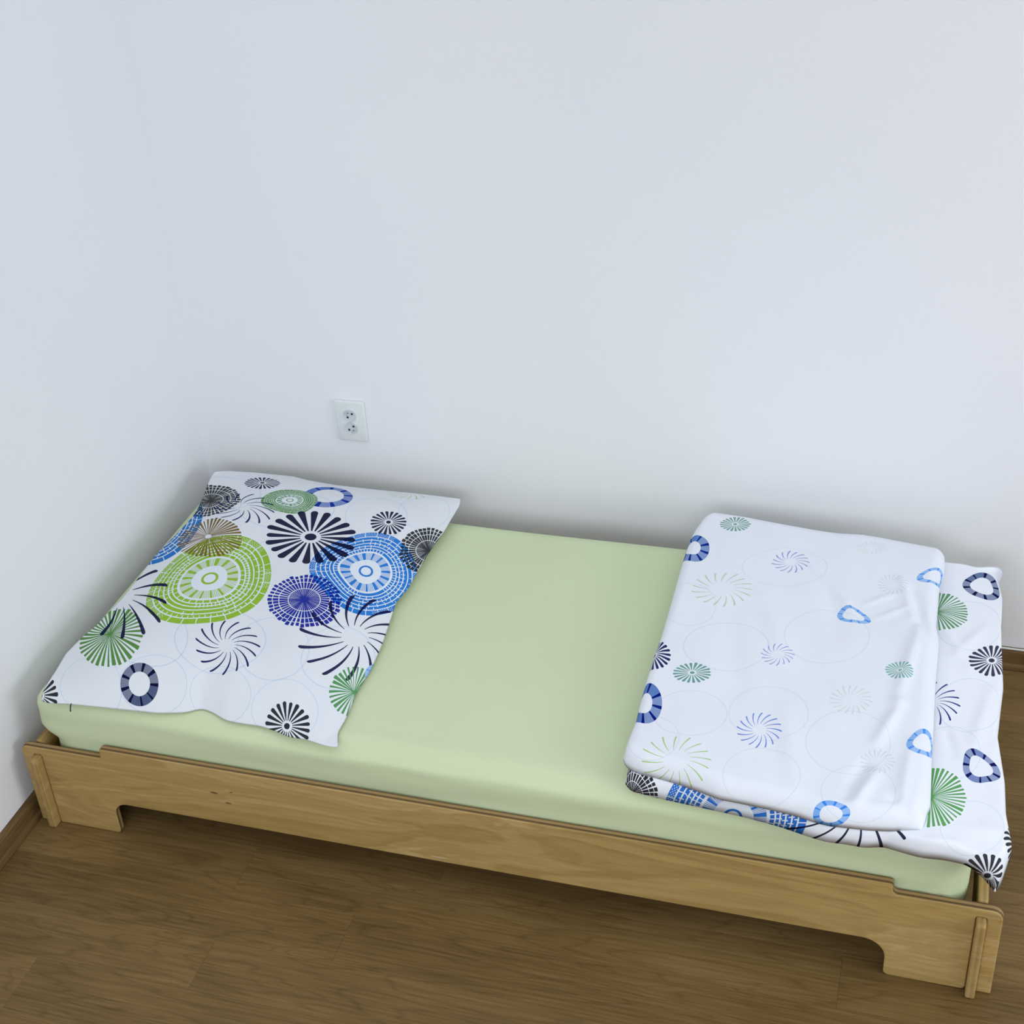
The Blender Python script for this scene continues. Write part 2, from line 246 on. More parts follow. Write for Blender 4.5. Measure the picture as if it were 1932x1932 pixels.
def new_group(name, floats, colors):
    g = bpy.data.node_groups.new(name, 'ShaderNodeTree')
    g.interface.new_socket('Base', in_out='INPUT', socket_type='NodeSocketColor')
    g.interface.new_socket('UV', in_out='INPUT', socket_type='NodeSocketVector')
    for k in ('C', 'R1', 'R2'): g.interface.new_socket(k, in_out='INPUT', socket_type='NodeSocketVector')
    for k in colors: g.interface.new_socket(k, in_out='INPUT', socket_type='NodeSocketColor')
    for k in floats: g.interface.new_socket(k, in_out='INPUT', socket_type='NodeSocketFloat')
    g.interface.new_socket('Color', in_out='OUTPUT', socket_type='NodeSocketColor')
    gi = g.nodes.new('NodeGroupInput'); go = g.nodes.new('NodeGroupOutput')
    X.nt = g
    I = {s.name: X(s) for s in gi.outputs if s.name}
    sub = g.nodes.new('ShaderNodeVectorMath'); sub.operation = 'SUBTRACT'
    g.links.new(I['UV'].v, sub.inputs[0]); g.links.new(I['C'].v, sub.inputs[1])
    c = []
    for k in ('R1', 'R2'):
        d = g.nodes.new('ShaderNodeVectorMath'); d.operation = 'DOT_PRODUCT'
        g.links.new(sub.outputs[0], d.inputs[0]); g.links.new(I[k].v, d.inputs[1]); c.append(X(d.outputs['Value']))
    x, y = c
    r = X.m('SQRT', x*x + y*y); th = X.m('ARCTAN2', y, x)
    return g, go, I, r, th
TAU = 2*math.pi
def g_spokes():
    g, go, I, r, th = new_group('print_spokes', ['N', 'RIn', 'W0', 'W1', 'Tip', 'Swirl', 'Dot', 'Gap', 'Jit', 'Seed'], ['Ink'])
    a = th/TAU*I['N'] + I['Swirl']*r*2.0 + I['Seed']*.37
    k = X.m('FLOORED_MODULO', fl(a), I['N']); rn = wn(k + I['Seed']*17.3); rn2 = wn(k + I['Seed']*5.1 + 90.5)
    f = ab(fr(a) - .5)
    arc = f/I['N']*TAU*r
    ro = 1.0 - rn2*.07
    t = X.m('DIVIDE', r - I['RIn'], 1.0 - I['RIn'], clamp=True)
    wd = (I['W0'] + (I['W1'] - I['W0'])*t) * (1.0 - mn(I['Jit']*rn*.62, .86))
    u = X.m('DIVIDE', r - (ro - I['Tip']), I['Tip'], clamp=True)
    tip = X.m('SQRT', mx(1.0 - u*u, 0.0))
    mk = (arc < wd*tip) * (r > I['RIn']) * (r < ro)
    # concentric gaps of the segmented rosettes
    gp = mn(ab(r - .66 - rn*.02), mn(ab(r - .86 + rn2*.05), ab(r - .42)))
    mk = mk * (1.0 - I['Gap']*(gp < .011))
    mk = mx(mk, r < I['Dot'])
    o = mixc(mk*.97, I['Base'], I['Ink'])
    g.links.new(o.v, go.inputs[0]); return g
def g_ring():
    g, go, I, r, th = new_group('print_ring', ['RIn', 'Wob', 'N', 'Seed'], ['Dark', 'Mid'])
    rr = r*(1.0 + I['Wob']*sn(th*3.0 + I['Seed']) + I['Wob']*.6*sn(th*2.0 + I['Seed']*2.0))
    mk = (rr > I['RIn'])*(rr < 1.0)
    a = th/TAU*I['N'] + I['Seed']*.3; k = X.m('FLOORED_MODULO', fl(a), I['N']); rn = wn(k + I['Seed'])
    f = fr(a); dark = f < (.16 + rn*.14)
    stripes = (sn(th*90.0) > .35)*(rn > .45)
    c = mixc(stripes, I['Mid'], mixc(.55, I['Base'], I['Dark']))
    fine = (sn(th*170.0) > .6)*(rn < .45)
    c = mixc(fine*.6, c, I['Dark'])
    c = mixc(dark, c, I['Dark'])
    o = mixc(mk, I['Base'], c)
    g.links.new(o.v, go.inputs[0]); return g
def g_disc():
    g, go, I, r, th = new_group('print_disc', ['Wob', 'Seed', 'Line'], ['Ink'])
    rr = r*(1.0 + I['Wob']*sn(th*3.0 + I['Seed']) + I['Wob']*.6*sn(th*4.0 + I['Seed']*2.0))
    # rings of cells between .52 and 1
    b = fl((rr - .50)*12.0); fb = (rr - .50)*12.0 - b
    sector = fl(th/TAU*14.0 + wn(b + I['Seed'])*5.0); rs = wn(sector*3.1 + b*7.7 + I['Seed'])
    n = X.m('ROUND', 24.0 + wn(b*1.7 + I['Seed'])*40.0)
    f = ab(fr(th/TAU*n + wn(b+3.3)) - .5)
    div = (f/n*TAU*rr < I['Line']*.009)*(rs < .72)*(rr < .88)
    f2 = ab(fr(th/TAU*26.0) - .5)
    outer = (f2/26.0*TAU*rr < I['Line']*.009)*(rr > .88)
    lines = mn(ab(rr - .885), mn(ab(rr - .80), mn(ab(rr - .715), mn(ab(rr - .64), ab(rr - .575))))) < I['Line']*.0125
    bold = ab(rr - .485) < I['Line']*.022
    dots = (sn(rr*150.0) * sn(th*110.0) > .55)*(rr > .90)*(rr < .985)*(wn(fl(th/TAU*13.0)+I['Seed']) > .5)
    cells = (1.0 - mx(mx(div, outer), mx(mx(lines, bold), dots)))*(rr > .48)*(rr < 1.0)
    # inner rays
    k8 = fl(th/TAU*18.0); r8 = wn(k8 + I['Seed']*3.0)
    fine = (sn(th*95.0) > -.1)
    wide = fr(th/TAU*16.0 + r8*.0) < (.20 + r8*.25)
    inner = mx(fine*.75, wide)*(rr > .285)*(rr < .46)
    eye = ab(r - .115) < .02
    mk = mx(mx(cells, inner), eye)
    base = mixc((rr < 1.0)*.85, I['Base'], (0.72, 0.78, 0.84, 1))
    o = mixc(mk*.96, base, I['Ink'])
    g.links.new(o.v, go.inputs[0]); return g
def g_outline():
    g, go, I, r, th = new_group('print_outline', [], ['Ink'])
    mk = (ab(r - 1.0) < .013)*(sn(th*150.0) > -.3)
    o = mixc(mk*.8, I['Base'], I['Ink'])
    g.links.new(o.v, go.inputs[0]); return g
G = {'spokes': g_spokes(), 'ring': g_ring(), 'disc': g_disc(), 'outline': g_outline()}

def mat(name):
    m = bpy.data.materials.new(name); m.use_nodes = True
    X.nt = m.node_tree
    return m, m.node_tree, m.node_tree.nodes['Principled BSDF']
def texco(nt, out='Object', scale=None, loc=None):
    tc = nt.nodes.new('ShaderNodeTexCoord'); s = tc.outputs[out]
    if scale or loc:
        mp = nt.nodes.new('ShaderNodeMapping'); nt.links.new(s, mp.inputs[0])
        if scale: mp.inputs['Scale'].default_value = scale
        if loc: mp.inputs['Location'].default_value = loc
        s = mp.outputs[0]
    return s
def noisen(nt, vec, scale, detail=3, rough=.5, dist=0.0, dim='3D'):
    n = nt.nodes.new('ShaderNodeTexNoise'); n.noise_dimensions = dim
    if vec is not None: nt.links.new(vec, n.inputs['Vector'])
    n.inputs['Scale'].default_value = scale; n.inputs['Detail'].default_value = detail
    n.inputs['Roughness'].default_value = rough; n.inputs['Distortion'].default_value = dist
    return n
def bump(nt, b, h, strength, dist):
    n = nt.nodes.new('ShaderNodeBump'); n.inputs['Strength'].default_value = strength; n.inputs['Distance'].default_value = dist
    nt.links.new(h, n.inputs['Height']); nt.links.new(n.outputs[0], b.inputs['Normal'])
def ramp(nt, fac, stops):
    n = nt.nodes.new('ShaderNodeValToRGB'); cr = n.color_ramp
    while len(cr.elements) > 2: cr.elements.remove(cr.elements[-1])
    for i, (p, c) in enumerate(stops):
        e = cr.elements[i] if i < 2 else cr.elements.new(p)
        e.position = p; e.color = c
    nt.links.new(fac, n.inputs[0]); return n

def print_cloth(name, motifs, base):
    m, nt, b = mat(name)
    uvn = nt.nodes.new('ShaderNodeUVMap'); uvn.uv_map = 'cloth'
    rgb = nt.nodes.new('ShaderNodeRGB'); rgb.outputs[0].default_value = base
    cur = rgb.outputs[0]
    for t in motifs:
        ty = t[0]; c = t[1:3]; I = t[3:7]; rest = t[7:]
        g = nt.nodes.new('ShaderNodeGroup'); g.node_tree = G[ty]
        nt.links.new(cur, g.inputs['Base']); nt.links.new(uvn.outputs[0], g.inputs['UV'])
        g.inputs['C'].default_value = (c[0], c[1], 0)
        g.inputs['R1'].default_value = (I[0], I[1], 0); g.inputs['R2'].default_value = (I[2], I[3], 0)
        if ty == 'spokes':
            g.inputs['Ink'].default_value = srgb(rest[0], INK_K)
            for k, v in zip(('N', 'RIn', 'W0', 'W1', 'Tip', 'Swirl', 'Dot', 'Gap', 'Jit', 'Seed'), rest[1:]): g.inputs[k].default_value = v
        elif ty == 'ring':
            g.inputs['Dark'].default_value = srgb(rest[0], INK_K); g.inputs['Mid'].default_value = srgb(rest[1], INK_K)
            for k, v in zip(('RIn', 'Wob', 'N', 'Seed'), rest[2:]): g.inputs[k].default_value = v
        elif ty == 'disc':
            g.inputs['Ink'].default_value = srgb(rest[0], INK_K)
            for k, v in zip(('Wob', 'Seed', 'Line'), rest[1:]): g.inputs[k].default_value = v
        else:
            g.inputs['Ink'].default_value = srgb(rest[0], INK_K)
        cur = g.outputs[0]
    nt.links.new(cur, b.inputs['Base Color'])
    b.inputs['Roughness'].default_value = .9; b.inputs['Specular IOR Level'].default_value = .05
    n = noisen(nt, uvn.outputs[0], 900, 1, .5); n2 = noisen(nt, uvn.outputs[0], 9, 3, .5, .4)
    X.nt = nt
    h = X(n.outputs[0])*.06 + X(n2.outputs[0])*1.0
    bump(nt, b, h.v, .35, .006)
    return m
TILES = 4
def tile_setup(key, name, base, me):
    """the print is spread over several materials, each with only the rosettes that reach its patch of cloth"""
    uvd = me.uv_layers['cloth'].data
    fc = []
    for p in me.polygons:
        us = [uvd[l].uv for l in p.loop_indices]
        fc.append((sum(u.x for u in us)/len(us), sum(u.y for u in us)/len(us)))
    top = [c for c in fc if c[0] < 4]
    xa, xb = min(c[0] for c in top), max(c[0] for c in top); ya, yb = min(c[1] for c in top), max(c[1] for c in top)
    tiles = {}; pad = .02
    for p, c in zip(me.polygons, fc):
        if c[0] >= 4: k = (-1, -1)
        else: k = (min(TILES-1, int((c[0]-xa)/(xb-xa)*TILES)), min(TILES-1, int((c[1]-ya)/(yb-ya)*TILES)))
        if k not in tiles:
            ms = []
            if k[0] >= 0:
                tx0 = xa + (xb-xa)*k[0]/TILES - pad; tx1 = xa + (xb-xa)*(k[0]+1)/TILES + pad
                ty0 = ya + (yb-ya)*k[1]/TILES - pad; ty1 = ya + (yb-ya)*(k[1]+1)/TILES + pad
                for t in MOTIFS.get(key, []):
                    a_, b_, c_, d_ = t[3:7]; det = a_*d_ - b_*c_
                    ex = math.hypot(d_/det, b_/det)*1.15; ey = math.hypot(c_/det, a_/det)*1.15
                    if t[1]+ex > tx0 and t[1]-ex < tx1 and t[2]+ey > ty0 and t[2]-ey < ty1: ms.append(t)
            tiles[k] = len(me.materials)
            me.materials.append(print_cloth(name, ms, base))
        p.material_index = tiles[k]
INK_K = 0.95

# ------------------------------------------------------------------ plain materials
def m_wall():
    m, nt, b = mat('wall_paint')
    co = texco(nt)
    n = noisen(nt, co, 1.3, 2); n2 = noisen(nt, co, 160, 3, .6)
    r = ramp(nt, n.outputs[0], [(.3, (0.875, 0.89, 0.93, 1)), (.7, (0.90, 0.91, 0.945, 1))])
    nt.links.new(r.outputs[0], b.inputs['Base Color'])
    b.inputs['Roughness'].default_value = .92; b.inputs['Specular IOR Level'].default_value = .2
    bump(nt, b, n2.outputs[0], .12, .002)
    return m
def m_sheet():
    m, nt, b = mat('green_sheet_cotton')
    co = texco(nt)
    n = noisen(nt, co, 3, 3); n2 = noisen(nt, co, 700, 1)
    r = ramp(nt, n.outputs[0], [(.3, (0.600, 0.685, 0.435, 1)), (.7, (0.625, 0.71, 0.46, 1))])
    nt.links.new(r.outputs[0], b.inputs['Base Color'])
    b.inputs['Roughness'].default_value = .9; b.inputs['Specular IOR Level'].default_value = .15
    bump(nt, b, n2.outputs[0], .1, .001)
    return m
def m_ply(axis):
    """birch plywood: veneer grain on the faces, dark glue lines across the thickness on the edges"""
    m, nt, b = mat('birch_plywood_' + axis)
    X.nt = nt
    tc = nt.nodes.new('ShaderNodeTexCoord'); obj = tc.outputs['Object']
    sc = (1.2, 6, 7) if axis == 'y' else (6, 1.2, 7)
    mp = nt.nodes.new('ShaderNodeMapping'); nt.links.new(obj, mp.inputs[0]); mp.inputs['Scale'].default_value = sc
    n1 = noisen(nt, mp.outputs[0], 1.5, 4, .55, 1.2)
    mp2 = nt.nodes.new('ShaderNodeMapping'); nt.links.new(obj, mp2.inputs[0]); mp2.inputs['Scale'].default_value = tuple(v*14 for v in (sc[0]*.35, sc[1], sc[2]))
    n2 = noisen(nt, mp2.outputs[0], 1.6, 3, .6, .3)
    sw = sn(X(n1.outputs[0])*46.0)
    v = X(n1.outputs[0])*.55 + sw*.05 + X(n2.outputs[0])*.30 + .04
    r = ramp(nt, v.v, [(.28, (0.33, 0.21, 0.066, 1)), (.50, (0.455, 0.31, 0.115, 1)), (.72, (0.60, 0.44, 0.21, 1))])
    sep = nt.nodes.new('ShaderNodeSeparateXYZ'); nt.links.new(obj, sep.inputs[0])
    th = X(sep.outputs['Y' if axis == 'y' else 'X'])
    geo = nt.nodes.new('ShaderNodeNewGeometry'); sg = nt.nodes.new('ShaderNodeSeparateXYZ'); nt.links.new(geo.outputs['Normal'], sg.inputs[0])
    nrm = ab(X(sg.outputs['Y' if axis == 'y' else 'X']))
    edge = nrm < .6
    lay = ab(fr(th/T*1.5 + .15) - .5)*2.0
    lay = X.m('SMOOTH_MIN', lay, 1.0, .1)
    ec = ramp(nt, lay.v, [(.2, (0.085, 0.047, 0.018, 1)), (.6, (0.33, 0.215, 0.095, 1))])
    col = mixc(edge*(.92 if axis == 'y' else .3), X(r.outputs[0]), X(ec.outputs[0]))
    # small knots and a pale scratch on the front veneer
    sx = X(sep.outputs['X']); sz = X(sep.outputs['Z'])
    if axis == 'y':
        for (kx, kz, a_, b_, c, f) in ((0.44, 0.182, .009, .0028, (.10, .05, .015, 1), .8), (0.475, 0.196, .008, .003, (.52, .38, .17, 1), .7),
                                       (0.482, 0.192, .004, .0018, (.10, .05, .015, 1), .8), (0.470, 0.158, .008, .0026, (.11, .055, .016, 1), .7),
                                       (0.95, 0.107, .018, .0022, (.55, .44, .28, 1), .8)):
            dx = (sx - kx)/a_; dz = (sz - kz)/b_
            col = mixc((dx*dx + dz*dz < 1.0)*f, col, c)
    nt.links.new(col.v, b.inputs['Base Color'])
    b.inputs['Roughness'].default_value = .5; b.inputs['Specular IOR Level'].default_value = .2
    bump(nt, b, n2.outputs[0], .08, .001)
    return m
def m_floorwood(name, c0, c1, c2, lengthwise='X', rnd=True, rough=.42):
    m, nt, b = mat(name)
    X.nt = nt
    tc = nt.nodes.new('ShaderNodeTexCoord'); sep = nt.nodes.new('ShaderNodeSeparateXYZ'); nt.links.new(tc.outputs['Object'], sep.inputs[0])
    oi = nt.nodes.new('ShaderNodeObjectInfo'); rn = X(oi.outputs['Random'])
    x = X(sep.outputs[lengthwise]); y = X(sep.outputs['Y' if lengthwise == 'X' else 'Z'])
    cmb = nt.nodes.new('ShaderNodeCombineXYZ')
    nt.links.new((x + rn*37.0).v, cmb.inputs[0]); nt.links.new((y*9.0).v, cmb.inputs[1]); nt.links.new((rn*11.0).v, cmb.inputs[2])
    n1 = noisen(nt, cmb.outputs[0], 1.15, 3, .45, .55)
    cmb2 = nt.nodes.new('ShaderNodeCombineXYZ')
    nt.links.new((x*5.0 + rn*31.0).v, cmb2.inputs[0]); nt.links.new((y*170.0).v, cmb2.inputs[1])
    n2 = noisen(nt, cmb2.outputs[0], 1.0, 4, .65, .2)
    rings = fr(X(n1.outputs[0])*15.0)
    cathedral = X.m('POWER', ab(rings - .5)*2.0, 5.0)
    fine_mask = X(n2.outputs[0])*1.4
    cmb3 = nt.nodes.new('ShaderNodeCombineXYZ')
    nt.links.new((x*2.2 + rn*13.0).v, cmb3.inputs[0]); nt.links.new((y*7.0).v, cmb3.inputs[1])
    n3 = noisen(nt, cmb3.outputs[0], 1.0, 2, .5, .3)
    v = X(n2.outputs[0])*.56 + X(n3.outputs[0])*.46 - cathedral*.16*fine_mask + (rn - .5)*.12 + .0
    r = ramp(nt, v.v, [(.28, c0), (.50, c1), (.72, c2)])
    nt.links.new(r.outputs[0], b.inputs['Base Color'])
    b.inputs['Roughness'].default_value = rough; b.inputs['Specular IOR Level'].default_value = .16
    bump(nt, b, n2.outputs[0], .12, .001)
    return m
def m_plain(name, c, rough=.5, metal=0, spec=.4):
    m, nt, b = mat(name)
    n = noisen(nt, texco(nt), 40, 2)
    r = ramp(nt, n.outputs[0], [(.3, tuple(v*.96 for v in c[:3]) + (1,)), (.7, tuple(min(1, v*1.04) for v in c[:3]) + (1,))])
    nt.links.new(r.outputs[0], b.inputs['Base Color'])
    b.inputs['Roughness'].default_value = rough; b.inputs['Metallic'].default_value = metal; b.inputs['Specular IOR Level'].default_value = spec
    return m
M_WALL = m_wall(); M_SHEET = m_sheet(); M_PLY_Y = m_ply('y'); M_PLY_X = m_ply('x')
M_FLOOR = m_floorwood('oak_laminate', (0.095, 0.055, 0.018, 1), (0.165, 0.102, 0.036, 1), (0.245, 0.160, 0.064, 1))
M_BASEB = m_floorwood('oak_baseboard', (0.085, 0.048, 0.018, 1), (0.150, 0.092, 0.036, 1), (0.215, 0.14, 0.06, 1), 'Y', rough=.45)
M_BASEX = m_floorwood('oak_baseboard_x', (0.085, 0.048, 0.018, 1), (0.150, 0.092, 0.036, 1), (0.215, 0.14, 0.06, 1), 'X', rough=.45)
M_PLASTIC = m_plain('white_plastic', (0.80, 0.84, 0.84), .35)
M_SOCKIN = m_plain('socket_recess_plastic', (0.66, 0.70, 0.74), .35)
M_HOLE = m_plain('dark_hole', (0.015, 0.018, 0.022), .6)
M_STEEL = m_plain('steel_pin', (0.55, 0.58, 0.62), .3, 1.0)
M_CABLE = m_plain('white_cable_jacket', (0.72, 0.74, 0.72), .45)
M_ZIP = m_plain('dark_zip_metal', (0.05, 0.055, 0.06), .4, .6)
M_SUB = m_plain('grey_underlay', (0.05, 0.04, 0.03), .9)

# ------------------------------------------------------------------ room shell
RX1, RY0, RZ = 4.6, -4.2, 2.85
def shell(name, x0, x1, y0, y1, z0, z1, m):
    bm = bmesh.new(); bm_box(bm, x0, x1, y0, y1, z0, z1)
    return tag(from_bm(name, bm, m), kind='structure')
shell('wall_back', WALL_X - .15, RX1, WALL_Y, WALL_Y + .15, -.05, RZ, M_WALL)
shell('wall_left', WALL_X - .15, WALL_X, RY0, WALL_Y, -.05, RZ, M_WALL)

# floor: every laminate plank is a part of the floor
floor = shell('floor', WALL_X, RX1, RY0, WALL_Y, -.05, -.009, M_SUB)
PW, PL = .1315, 1.285
def plank_mesh(L, W):
    bm = bmesh.new()
    c = .0006; g = .00012
    b0 = [bm.verts.new(p) for p in ((g, g, -.0085), (L-g, g, -.0085), (L-g, W-g, -.0085), (g, W-g, -.0085))]
    b1 = [bm.verts.new(p) for p in ((g, g, -c*.6), (L-g, g, -c*.6), (L-g, W-g, -c*.6), (g, W-g, -c*.6))]
    b2 = [bm.verts.new(p) for p in ((c, c, 0), (L-c, c, 0), (L-c, W-c, 0), (c, W-c, 0))]
    for a, b in ((b0, b1), (b1, b2)):
        for i in range(4): bm.faces.new((a[i], a[(i+1) % 4], b[(i+1) % 4], b[i]))
    bm.faces.new(b2); bm.faces.new(b0[::-1])
    bmesh.ops.recalc_face_normals(bm, faces=bm.faces)
    me = bpy.data.meshes.new('plank'); bm.to_mesh(me); bm.free(); me.materials.append(M_FLOOR); return me
full = plank_mesh(PL, PW); cache = {}
joint = {-2: .785, -3: .525, -1: 1.786, 0: .93, -4: .18, 1: 1.32, 2: .40, 3: 1.72, 4: .75, 5: .1, 6: 1.2, 7: .6}
k0 = math.ceil((RY0 - .031)/PW); k1 = int((WALL_Y - .031)/PW)
rs = random.Random(3)
for k in range(k0, k1 + 1):
    y = .031 + k*PW
    wd = min(PW, WALL_Y - y)
    if wd < .004: continue
    j = joint.get(k, rs.random()*PL)
    x = j - math.ceil((j - WALL_X)/PL)*PL
    while x < RX1 - .01:
        xa = max(x, WALL_X); xb = min(x + PL, RX1)
        if xb - xa > .02:
            L = round(xb - xa, 4)
            if abs(L - PL) < 1e-3 and wd == PW: me = full
            else:
                key = (L, round(wd, 4))
                if key not in cache: cache[key] = plank_mesh(L, wd)
                me = cache[key]
            o = bpy.data.objects.new('plank', me); COL.objects.link(o); o.parent = floor
            o.location = (xa, y, 0)
        x += PL

# baseboards with a moulded profile
def profile_board(name, prof, axis, a0, a1, m):
    bm = bmesh.new()
    def P(p, t):
        d, z = p
        return (WALL_X + .0003 + d, t, z) if axis == 'y' else (t, WALL_Y - .0003 - d, z)
    A = [bm.verts.new(P(p, a0)) for p in prof]; B = [bm.verts.new(P(p, a1)) for p in prof]
    n = len(prof)
    for i in range(n): bm.faces.new((A[i], A[(i+1) % n], B[(i+1) % n], B[i]))
    bm.faces.new(A); bm.faces.new(B[::-1])
    return tag(from_bm(name, bm, m), kind='structure')
PROF = [(0, .0004), (.021, .0004), (.0225, .004), (.0215, .012), (.019, .017), (.0175, .020), (.0165, .045), (.0150, .052), (.0115, .0565), (.006, .058), (0, .058)]
profile_board('baseboard_left', PROF, 'y', RY0, WALL_Y - .024, M_BASEB)
profile_board('baseboard_back', PROF, 'x', WALL_X + .001, RX1, M_BASEX)

# ------------------------------------------------------------------ double wall socket
def build_socket():
    x0, x1, z0, z1 = .353, .434, .467, .583
    root = empty('wall_socket', ((x0+x1)/2, WALL_Y, (z0+z1)/2))
    tag(root, 'white double electrical socket on the wall above the pillow', 'socket')
    bm = bmesh.new(); bm_box(bm, x0, x1, WALL_Y - .011, WALL_Y - .0005, z0, z1, .003, 3)
    from_bm('cover_plate', bm, M_PLASTIC, root, True)
    cx = (x0+x1)/2
    for s, cz in ((1, .543), (-1, .506)):
        c = Vector((cx, WALL_Y - .011, cz))
        ang = math.radians(40)
        bm = bmesh.new()
        # round receptacle: raised rim, recessed floor
        seg = 28; rings = [(.0178, .0), (.0178, -.0022), (.0165, -.0026), (.0155, -.002), (.0150, -.0004)]
        vs = []
        for r_, d in rings:
            vs.append([bm.verts.new((c.x + r_*math.cos(TAU*i/seg), c.y + d, c.z + r_*math.sin(TAU*i/seg))) for i in range(seg)])
        for a, b in zip(vs, vs[1:]):
            for i in range(seg): bm.faces.new((a[i], a[(i+1) % seg], b[(i+1) % seg], b[i]))
        bm.faces.new(vs[-1]); bm.faces.new(vs[0])
        f = from_bm('socket_face', bm, M_SOCKIN, root, False)
        for e in (-1, 1):
            bm = bmesh.new()
            p = c + Vector((e*.0085*math.cos(ang), -.0006, e*.0085*math.sin(ang)))
            r = bmesh.ops.create_cone(bm, cap_ends=True, segments=14, radius1=.0029, radius2=.0029, depth=.0014)
            bmesh.ops.rotate(bm, verts=r['verts'], matrix=Matrix.Rotation(math.pi/2, 3, 'X')); bmesh.ops.translate(bm, verts=r['verts'], vec=p)
            h = from_bm('pin_hole', bm, M_HOLE, f)
            h.matrix_parent_inverse = Matrix.Identity(4)
        bm = bmesh.new()
        p = c + Vector((-s*.0085*math.sin(ang)*1.0, -.005, s*.0085*math.cos(ang)))
        r = bmesh.ops.create_cone(bm, cap_ends=True, segments=14, radius1=.0024, radius2=.0018, depth=.009)
        bmesh.ops.rotate(bm, verts=r['verts'], matrix=Matrix.Rotation(math.pi/2, 3, 'X')); bmesh.ops.translate(bm, verts=r['verts'], vec=p)
        h = from_bm('ground_pin', bm, M_STEEL, f, True); h.matrix_parent_inverse = Matrix.Identity(4)
build_socket()

# ------------------------------------------------------------------ bed frame
bed = empty('low_bed', (BED_L/2, BED_W/2, 0))
tag(bed, 'low birch plywood bed frame with interlocking panels standing on the laminate floor', 'bed')
SL = .205
def long_panel(name, y0, y1, e=.03):
    L = BED_L; g = .0006
    pts = [(-e, H1, .018), (STEP, H1, .005), (STEP, H2, .007), (L-STEP, H2, .007), (L-STEP, H1, .010), (L+e, H1, .022), (L+e, .0005, .004),
           (L+g, .0005, 0), (L+g, SL, .004), (L-T-g, SL, .004), (L-T-g, .0005, .010), (L-FOOT, .0005, .012), (L-FOOT, ARCH, .05), (FOOT, ARCH, .034),
           (FOOT, .0005, .010), (T+g, .0005, .004), (T+g, SL, .004), (-g, SL, .004), (-g, .0005, 0), (-e, .0005, .004)]
    return extrude_poly(name, pts, 'y', y0, y1, M_PLY_Y, bed)
long_panel('front_panel', 0, T)
long_panel('rear_panel', BED_W - T, BED_W, .012)
def end_panel(x0, x1):
    W = BED_W; g = .0006; e = .022
    pts = [(-e, .0005, .006), (-e, SL - g, .009), (T+g, SL - g, 0), (T+g, H1 + .004, .003), (W-T-g, H1 + .004, .003), (W-T-g, SL-g, 0), (W+e, SL-g, .009),
           (W+e, .0005, .006), (W-.16, .0005, .01), (W-.16, ARCH, .04), (.16, ARCH, .04), (.16, .0005, .01)]
    return extrude_poly('end_panel', pts, 'x', x0, x1, M_PLY_X, bed)
end_panel(0, T); end_panel(BED_L - T, BED_L)
for y0 in (T + .0005, BED_W - T - .0255):
    bm = bmesh.new(); bm_box(bm, T + .002, BED_L - T - .002, y0, y0 + .025, .097, .122, .002)
    from_bm('support_rail', bm, M_PLY_Y, bed)
bm = bmesh.new(); bm_box(bm, 0, .07, T + .003, BED_W - T - .003, 0, .010, .002)
sl = from_bm('slat', bm, M_PLY_X, bed); me = sl.data; n = 16
for i in range(n):
    o = sl if i == 0 else bpy.data.objects.new('slat', me)
    if i: COL.objects.link(o); o.parent = bed; o.matrix_parent_inverse = sl.matrix_parent_inverse.copy()
    o.location = (.06 + i*(BED_L - .19)/(n-1), 0, .1225)

